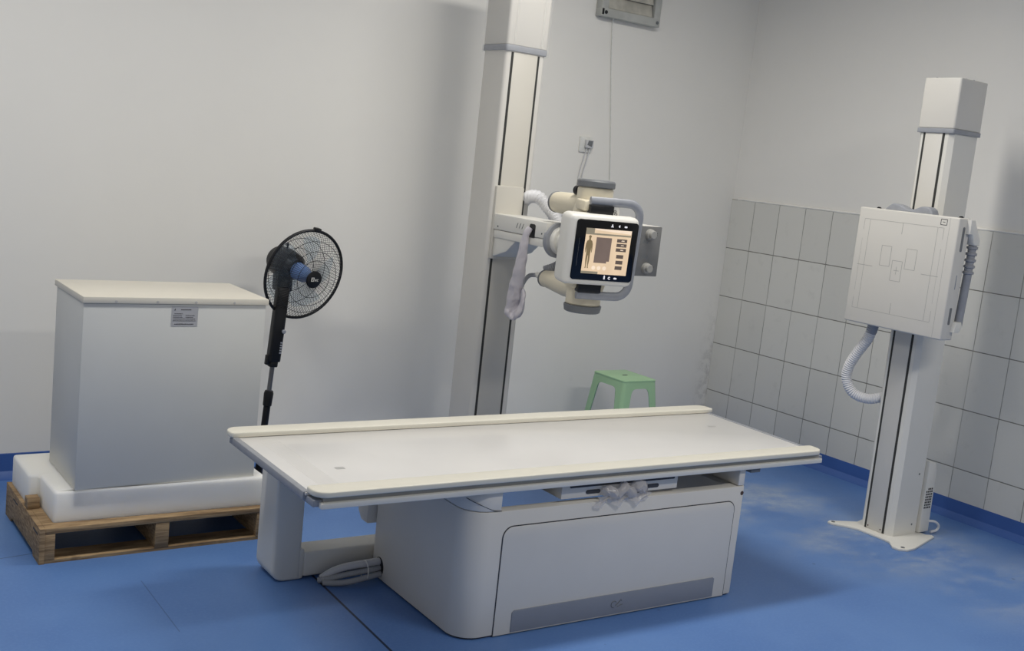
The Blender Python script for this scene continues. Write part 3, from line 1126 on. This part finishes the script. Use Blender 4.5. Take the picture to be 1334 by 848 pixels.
# supply box behind the column
PB = thing('power_box', 'small white slotted supply box behind the foot of the detector stand', 'power box', (-0.42, -1.86, 0))
bm = B()
prism(bm, [(-0.470, 0.012), (-0.395, 0.012), (-0.405, 0.315), (-0.420, 0.350), (-0.470, 0.360)], 'y', -1.925, -1.79, 0.004)
pb = obj('case', bm, 'white', PB)
bm = B()
for i in range(4):
    for j in range(8):
        xx, zz = -0.462+0.013*i, 0.130+0.013*j
        if (i == 0 and j > 6):
            continue
        box(bm, xx, xx+0.008, -1.9262, -1.922, zz, zz+0.008)
obj('air_vents', bm, 'groove', pb)
bm = B()
tube(bm, spline([(-0.405, -1.920, 0.062), (-0.372, -1.938, 0.060), (-0.348, -1.945, 0.040), (-0.352, -1.940, 0.017), (-0.390, -1.935, 0.010)], 8), 0.006, 10)
o = obj('cord', bm, 'hose')
rebase(o, (-0.36, -1.94, 0.01))
tag(o, 'short white cord loop at the foot of the detector stand', 'cord')

# ---------------------------------------------------------------- pallet, foam tray and cabinet
PL = thing('wooden_pallet', 'low plywood pallet on the blue floor under the white foam and cabinet', 'pallet', (-3.79, -0.74, 0))
px0, px1, py0, py1, pz = -4.205, -3.365, -1.020, -0.462, 0.127
bm = B()
box(bm, px0+0.018, px1, py0, py1, pz-0.020, pz, 0.002)
obj('deck_board', bm, 'wood', PL)
for xa in (px0, -3.805, px1-0.05):
    bm = B()
    if xa == px0:      # end panel with a cut-away foot gap
        pts = [(py0-0.002, 0.0), (py0+0.09, 0.0), (py0+0.10, 0.018), (py1-0.11, 0.018), (py1-0.09, 0.0), (py1, 0.0), (py1, pz), (py0-0.002, pz)]
        prism(bm, pts, 'x', px0, px0+0.018, 0.001)
        obj('end_panel', bm, 'wood', PL)
        bm = B()
        box(bm, px0+0.018, px0+0.052, py0+0.001, py1, 0.012, pz-0.020, 0.001)
    else:
        box(bm, xa, xa+0.050, py0+0.001, py1, 0.012, pz-0.020, 0.001)
    obj('stringer', bm, 'wood', PL)
bm = B()
box(bm, px0+0.018, px1, py0+0.002, py0+0.10, 0.0, 0.012)
obj('bottom_board', bm, 'wood', PL)
bm = B()
box(bm, px0+0.018, px1, py1-0.10, py1, 0.0, 0.012)
obj('bottom_board', bm, 'wood', PL)
bm = B()
box(bm, px0+0.004, px0+0.046, -0.800, -0.755, pz, pz+0.040, 0.001)
obj('wood_block', bm, 'wood', PL)
for yy in (-0.95, -0.62):
    bm = B()
    box(bm, px0-0.0006, px0+0.004, yy-0.045, yy+0.03, 0.098, 0.104)
    obj('saw_slot', bm, 'seam', PL)
# foam tray
bm = B()
FOAM_OUT = [(-4.150, -0.968), (-3.372, -0.988), (-3.372, -0.478), (-4.190, -0.475), (-4.190, -0.752), (-4.152, -0.755)]
FOAM_IN = [(-4.0825, -0.9640), (-3.4185, -0.9640), (-3.4185, -0.5845), (-4.0825, -0.5845), (-4.0825, -0.752), (-4.0825, -0.755)]
fo_t = [bm.verts.new((x, y, 0.240)) for x, y in FOAM_OUT]
fo_b = [bm.verts.new((x, y, pz)) for x, y in FOAM_OUT]
fi_t = [bm.verts.new((x, y, 0.240)) for x, y in FOAM_IN]
fi_b = [bm.verts.new((x, y, 0.180)) for x, y in FOAM_IN]
for k in range(6):
    q = (k+1) % 6
    bm.faces.new((fo_b[k], fo_b[q], fo_t[q], fo_t[k]))
    bm.faces.new((fo_t[k], fo_t[q], fi_t[q], fi_t[k]))
    bm.faces.new((fi_t[k], fi_t[q], fi_b[q], fi_b[k]))
bm.faces.new(fi_b)
bm.faces.new(fo_b)
es = [e for e in bm.edges if (e.verts[0] in fo_t and e.verts[1] in fo_t) or (e.verts[0] in fo_t and e.verts[1] in fo_b) or (e.verts[0] in fo_b and e.verts[1] in fo_t)]
bmesh.ops.bevel(bm, geom=es, offset=0.011, segments=3, profile=0.5, affect='EDGES')
o = obj('foam_tray', bm, 'foam')
rebase(o, (-3.78, -0.73, pz))
tag(o, 'thick white packing foam tray on the pallet, around the cabinet bottom', 'foam')
# cabinet
CB = thing('equipment_cabinet', 'large pale grey metal cabinet standing in white foam on the pallet', 'cabinet', (-3.75, -0.77, 0.181))
bm = B()
box(bm, -4.083, -3.418, -0.9645, -0.584, 0.181, 0.908, 0.003)
cb = obj('cabinet_body', bm, 'cabinet', CB)
bm = B()
box(bm, -4.086, -3.410, -0.9700, -0.560, 0.909, 0.932, 0.002)
ld = obj('lid', bm, 'lid', CB)
for xx in (-3.975, -3.830, -3.690, -3.545):
    bm = B()
    lathe(bm, (xx, -0.9698, 0.917), (0, -1, 0), [(0, 0.005), (0.0015, 0.0045), (0.002, 0.002)], 10)
    obj('screw', bm, 'mark', ld)
bm = B()
lx0, lx1, lz0, lz1 = -3.777, -3.680, 0.828, 0.900
box(bm, lx0, lx1, -0.9655, -0.9640, lz0, lz1)
st = obj('rating_plate', bm, 'paper', cb)
bm = B()
pr = random.Random(11)


def txt(xa, xb, z, h):
    x = xa
    while x < xb:
        w = h*(0.5+0.4*pr.random())
        box(bm, x, min(x+w, xb), -0.9659, -0.9654, z, z+h*(0.75+0.25*pr.random()))
        x += w+h*0.25


prism(bm, [(lx0+0.008, lz1-0.014), (lx0+0.014, lz1-0.014), (lx0+0.014, lz1-0.006)], 'y', -0.9659, -0.9654)
txt(lx0+0.034, lx0+0.072, lz1-0.013, 0.0040)
for i, (a, b) in enumerate(((0.010, 0.04), (0.006, 0.038), (0.006, 0.04), (0.006, 0.088), (0.006, 0.09))):
    txt(lx0+a, lx0+b, lz1-0.027-0.0065*i, 0.0026)
txt(lx0+0.052, lx0+0.085, lz1-0.0335, 0.0026)
txt(lx0+0.052, lx0+0.080, lz1-0.040, 0.0026)
txt(lx0+0.012, lx0+0.082, lz0+0.006, 0.0040)
obj('print', bm, 'ink', st)

# ---------------------------------------------------------------- pedestal fan
FX, FY = -3.137, -0.35
FN = thing('pedestal_fan', 'black pedestal fan with round wire guard between the cabinet and the table', 'fan', (FX, FY, 0))
F = Vector((0.20, -0.940, -0.17)).normalized()
C0 = Vector((-2.990, -0.355, 0.950))
bm = B()
lathe(bm, (FX, FY, 0.0), (0, 0, 1), [(0, 0.195), (0.008, 0.2), (0.018, 0.19), (0.03, 0.06), (0.045, 0.03)], 36)
obj('base_disc', bm, 'black', FN)
pdir = Vector((0.040, 0.0, 0.650)).normalized()


def pp_(z):
    return Vector((FX, FY, 0.03))+pdir*((z-0.03)/pdir.z)


bm = B()
lathe(bm, pp_(0.03), pdir, [(0, 0.0155), (0.325, 0.0155), (0.328, 0.0195), (0.382, 0.0215), (0.395, 0.018), (0.397, 0.012)], 20)
obj('outer_pole', bm, 'black', FN)
bm = B()
cyl(bm, pp_(0.42), pp_(0.56), 0.0105, seg=16)
obj('inner_pole', bm, 'steel', FN)
# control neck
u = Vector((1, 0, 0))-pdir*pdir.x
v_ = pdir.cross(u)
NM = Matrix((u.normalized(), v_.normalized(), pdir)).transposed().to_4x4()
NM.translation = pp_(0.545)
bm = B()
prism(bm, rrect(-0.028, 0.028, -0.024, 0.024, 0.012, 4), 'z', 0.012, 0.345, 0.006)
prism(bm, rrect(-0.020, 0.020, -0.018, 0.018, 0.010, 4), 'z', -0.012, 0.014, 0.004)
prism(bm, rrect(-0.037, -0.018, -0.012, 0.012, 0.006, 3), 'z', -0.004, 0.040, 0.004)
bm.transform(NM)
nk = obj('control_neck', bm, 'black', FN)
bm = B()
for i in range(5):
    box(bm, 0.012, 0.023, -0.0275, -0.023, 0.052+0.0115*i, 0.0585+0.0115*i, 0.001)
bm.transform(NM)
obj('push_buttons', bm, 'grey', nk)
bm = B()
lathe(bm, (0.020, -0.022, 0.152), (0, -1, 0), [(0, 0.009), (0.009, 0.009), (0.011, 0.006)], 14)
bm.transform(NM)
obj('knob', bm, 'grey', nk)
# motor
bm = B()
lathe(bm, C0-F*0.215+Vector((-0.006, 0, 0.008)), F, [(0, 0.040), (0.008, 0.056), (0.025, 0.066), (0.10, 0.068), (0.145, 0.060), (0.165, 0.042)], 28)
box(bm, -3.070, -3.000, -0.27, -0.19, 0.855, 0.955, 0.012, 3)
mo = obj('motor_housing', bm, 'black', FN)
bm = B()
kp0 = C0-F*0.140+Vector((0, 0, 0.055))
cyl(bm, kp0, kp0+Vector((0, 0, 0.032)), 0.0045, seg=10)
lathe(bm, kp0+Vector((0, 0, 0.030)), (0, 0, 1), [(0, 0.006), (0.008, 0.008), (0.014, 0.005)], 12)
obj('oscillation_knob', bm, 'black', mo)
fu, fv = frame_of(F)
RR = 0.203


def gp(a, r, h):
    return C0+F*h+r*(math.cos(a)*fu+math.sin(a)*fv)


def guard(name, h_c, r_in, rings, nwire, tw_):
    bm = B()
    for i in range(nwire):
        a = 2*PI*i/nwire
        pts = []
        for k in range(7):
            t = k/6
            r = r_in+(RR-r_in)*t
            h = h_c*(1-t**3.2)
            pts.append(gp(a+tw_*(1-t), r, h))
        tube(bm, pts, 0.00085, 4, cap=False)
    for r in rings:
        t = (r-r_in)/(RR-r_in)
        tube(bm, [gp(2*PI*i/48, r, h_c*(1-t**3.2)) for i in range(48)], 0.0013, 5, closed=True)
    return obj(name, bm, 'black', FN)


guard('rear_guard', -0.075, 0.05, (0.10, 0.15), 80, 0.25)
fg = guard('front_guard', 0.072, 0.038, (0.085, 0.125, 0.165), 80, -0.12)
bm = B()
tube(bm, [gp(2*PI*i/64, RR, 0) for i in range(64)], 0.0068, 10, closed=True)
gr = obj('guard_rim', bm, 'black', FN)
bm = B()
ca = math.atan2(Vector((0.12, 0, 1)).dot(fv), Vector((0.12, 0, 1)).dot(fu))
box(bm, -0.016, 0.016, -0.012, 0.012, -0.006, 0.014, 0.004)
cu = (math.cos(ca)*fu+math.sin(ca)*fv)
CMx = Matrix((F.cross(cu), F, cu)).transposed().to_4x4()
CMx.translation = C0+cu*RR
bm.transform(CMx)
obj('guard_clip', bm, 'black', gr)
bm = B()
lathe(bm, C0+F*0.066, F, [(0, 0.036), (0.006, 0.040), (0.012, 0.038), (0.015, 0.030)], 28)
bd = obj('front_badge', bm, 'black', fg)
# white square ring and two letter-like marks on the badge
bm = B()
rr_ = F.cross(Vector((0, 0, 1))).normalized()*-1
rr_ = Vector((0, 0, 1)).cross(F).normalized()*1
if rr_.dot(r2) < 0:
    rr_ = -rr_
uu_ = rr_.cross(-F).normalized()
if uu_.z < 0:
    uu_ = -uu_


def bp(x, y):
    return C0+F*0.0815+rr_*x+uu_*y


def bquad(x0_, x1_, y0_, y1_):
    vs = [bm.verts.new(bp(*q)) for q in ((x0_, y0_), (x1_, y0_), (x1_, y1_), (x0_, y1_))]
    ws = [bm.verts.new(v.co-F*0.002) for v in vs]
    bm.faces.new(vs)
    for i in range(4):
        bm.faces.new((vs[i], ws[i], ws[(i+1) % 4], vs[(i+1) % 4]))


for q in ((-0.020, -0.004, 0.009, 0.012), (-0.020, -0.004, -0.006, -0.003), (-0.020, -0.0165, -0.003, 0.009), (-0.0075, -0.004, -0.003, 0.009), (-0.0135, -0.0105, 0.001, 0.005),
          (0.001, 0.003, -0.006, 0.004), (0.003, 0.008, 0.002, 0.004), (0.003, 0.008, -0.002, 0.000), (0.007, 0.009, -0.006, 0.004), (0.012, 0.014, -0.006, 0.004), (0.014, 0.019, -0.006, -0.004), (0.014, 0.019, 0.002, 0.004)):
    bquad(*q)
obj('badge_mark', bm, 'white', bd)
# hub and blades
bm = B()
lathe(bm, C0-F*0.055, F, [(0, 0.034), (0.004, 0.040), (0.06, 0.036), (0.075, 0.026), (0.115, 0.024)], 28)
hb_ = obj('blade_hub', bm, 'hub', FN)
for i in range(5):
    a0 = 2*PI*i/5+0.3
    rows = []
    bm = B()
    for j in range(9):
        t = j/8
        r = 0.036+0.134*t
        wid = 0.55+0.50*math.sin(PI*min(1, t*0.75+0.12))
        rows.append([bm.verts.new(gp(a0+0.45*t+wid*(k/6-0.5), r, -0.030+0.030*(k/6-0.5)*2*(1-0.4*t))) for k in range(7)])
    for A, C in zip(rows, rows[1:]):
        for k in range(6):
            bm.faces.new((A[k], A[k+1], C[k+1], C[k]))
    bmesh.ops.solidify(bm, geom=bm.faces[:], thickness=0.002)
    obj('blade', bm, 'ltblue', hb_)

# ---------------------------------------------------------------- green stool
SX, SY, SZ = -1.056, -0.385, 0.450
SL = thing('plastic_stool', 'pale green square plastic stool between the table and the back wall', 'stool', (SX, SY, 0))
hw = 0.118
bm = B()
prism(bm, rrect(SX-hw, SX+hw, SY-hw-0.016, SY+hw+0.016, 0.022, 5), 'z', SZ-0.012, SZ, 0.004, 3)
seat = obj('seat', bm, 'stool', SL)
bm = B()
prism(bm, rrect(SX-0.018, SX+0.018, SY-0.007, SY+0.007, 0.006, 4), 'z', SZ+0.0002, SZ+0.0012)
obj('finger_hole', bm, 'seam', seat)
SPL = 0.045


def splan(z, inset=0.0):
    fl = SPL*(SZ-z)/SZ
    return hw-0.002+fl-inset, hw+0.014+fl-inset


bm = B()
loops = []
for z, ins in ((SZ-0.006, 0.0), (SZ-0.046, 0.0), (SZ-0.046, 0.004), (SZ-0.006, 0.004)):
    ax, ay = splan(z, ins)
    loops.append([bm.verts.new((SX+x, SY+y, z)) for x, y in rrect(-ax, ax, -ay, ay, 0.022-ins, 5)])
for A, C in zip(loops, loops[1:]+loops[:1]):
    for k in range(len(A)):
        bm.faces.new((A[k], A[(k+1) % len(A)], C[(k+1) % len(A)], C[k]))
obj('apron', bm, 'stool', SL)
for sx in (-1, 1):
    for sy in (-1, 1):
        bm = B()
        secs = []
        for dz, w in ((0.046, 0.094), (0.0475, 0.082), (0.051, 0.074), (0.058, 0.067), (0.070, 0.062), (0.10, 0.059), (0.28, 0.050), (SZ, 0.042)):
            z = SZ-dz
            ax, ay = splan(z)
            t_, r_ = 0.004, 0.022
            L_ = [(ax-w, ay)]+[(ax-r_+r_*math.sin(a), ay-r_+r_*math.cos(a)) for a in [i*PI/2/5 for i in range(6)]]+[(ax, ay-w), (ax-t_, ay-w)]
            L_ += [(ax-r_+(r_-t_)*math.cos(a), ay-r_+(r_-t_)*math.sin(a)) for a in [i*PI/2/5 for i in range(6)]]+[(ax-w, ay-t_)]
            secs.append([bm.verts.new((SX+sx*p, SY+sy*q, z)) for p, q in L_])
        for A, C in zip(secs, secs[1:]):
            for k in range(len(A)):
                bm.faces.new((A[k], A[(k+1) % len(A)], C[(k+1) % len(A)], C[k]))
        bm.faces.new(secs[0])
        bm.faces.new(list(reversed(secs[-1])))
        obj('leg', bm, 'stool', SL)

# ---------------------------------------------------------------- things on the back wall
VT = thing('exhaust_vent', 'dusty grey louvred exhaust vent high on the back wall', 'vent', (-1.03, 0, 2.36))
vx0, vx1, vz0, vz1 = -1.243, -0.822, 2.362, 2.78
bm = B()
fr = 0.045
box(bm, vx0, vx1, -0.055, -0.001, vz0, vz0+fr, 0.003)
box(bm, vx0, vx1, -0.055, -0.001, vz1-fr, vz1, 0.003)
box(bm, vx0, vx0+fr, -0.0548, -0.001, vz0+fr-0.004, vz1-fr+0.004, 0.003)
box(bm, vx1-fr, vx1, -0.0548, -0.001, vz0+fr-0.004, vz1-fr+0.004, 0.003)
fr_o = obj('frame', bm, 'vent', VT)
bm = B()
box(bm, vx0+fr, vx1-fr, -0.010, -0.001, vz0+fr, vz1-fr)
obj('backing', bm, 'seam', VT)
for i in range(5):
    z = vz0+fr+0.002+0.0655*i
    bm = B()
    prism(bm, [(-0.046, z), (-0.042, z-0.001), (-0.026, z+0.064), (-0.030, z+0.066)], 'x', vx0+fr+0.002, vx1-fr-0.008)
    obj('slat', bm, 'ventslat', VT)
for xx, zz, mt, r in ((vx0+0.030, vz0+0.022, 'black', 0.010), (vx1-0.020, vz0+0.022, 'dgrey', 0.009)):
    bm = B()
    cyl(bm, (xx, -0.058, zz), (xx, -0.053, zz), r, seg=14)
    obj('screw', bm, mt, fr_o)
bm = B()
box(bm, vx0+0.003, vx0+0.016, -0.0565, -0.053, vz0+0.008, vz0+0.040)
obj('corner_notch', bm, 'black', fr_o)

bm = B()
tube(bm, spline([(-1.135, -0.030, 2.364), (-1.122, -0.010, 2.33), (-1.098, -0.006, 2.14), (-1.064, -0.006, 1.90), (-1.030, -0.006, 1.66), (-1.006, -0.006, 1.45), (-0.995, -0.006, 1.20), (-0.985, -0.006, 0.9)], 8), 0.0032, 8)
o = obj('cord', bm, 'socket')
rebase(o, (-1.06, 0, 0.9))
tag(o, 'long thin white cord hanging down the wall from the exhaust vent', 'cord')
bm = B()
SK = thing('wall_socket', 'small white wall socket on the back wall above the x-ray head', 'socket', (-1.212, 0, 1.64))
prism(bm, rrect(-1.255, -1.169, 1.630, 1.716, 0.006, 3), 'y', -0.009, -0.0005, 0.002)
sk = obj('face_plate', bm, 'socket', SK)
bm = B()
box(bm, -1.222, -1.172, -0.030, -0.008, 1.655, 1.700, 0.004)
obj('adapter', bm, 'gcable', SK)
bm = B()
prism(bm, [(-1.218, 1.672), (-1.186, 1.662), (-1.180, 1.695), (-1.210, 1.696)], 'y', -0.0312, -0.029)
obj('contact_field', bm, 'dgrey', SK)
bm = B()
tube(bm, spline([(-1.190, -0.020, 1.657), (-1.196, -0.014, 1.60), (-1.214, -0.008, 1.50), (-1.222, -0.007, 1.35), (-1.226, -0.007, 1.1)], 8), 0.0036, 8)
tube(bm, spline([(-1.208, -0.020, 1.657), (-1.220, -0.013, 1.60), (-1.236, -0.008, 1.50), (-1.240, -0.007, 1.35), (-1.226, -0.007, 1.1)], 8), 0.0030, 8)
o = obj('cord', bm, 'gcable')
rebase(o, (-1.215, 0, 1.1))
tag(o, 'pale double cord hanging from the wall socket behind the x-ray head', 'cord')
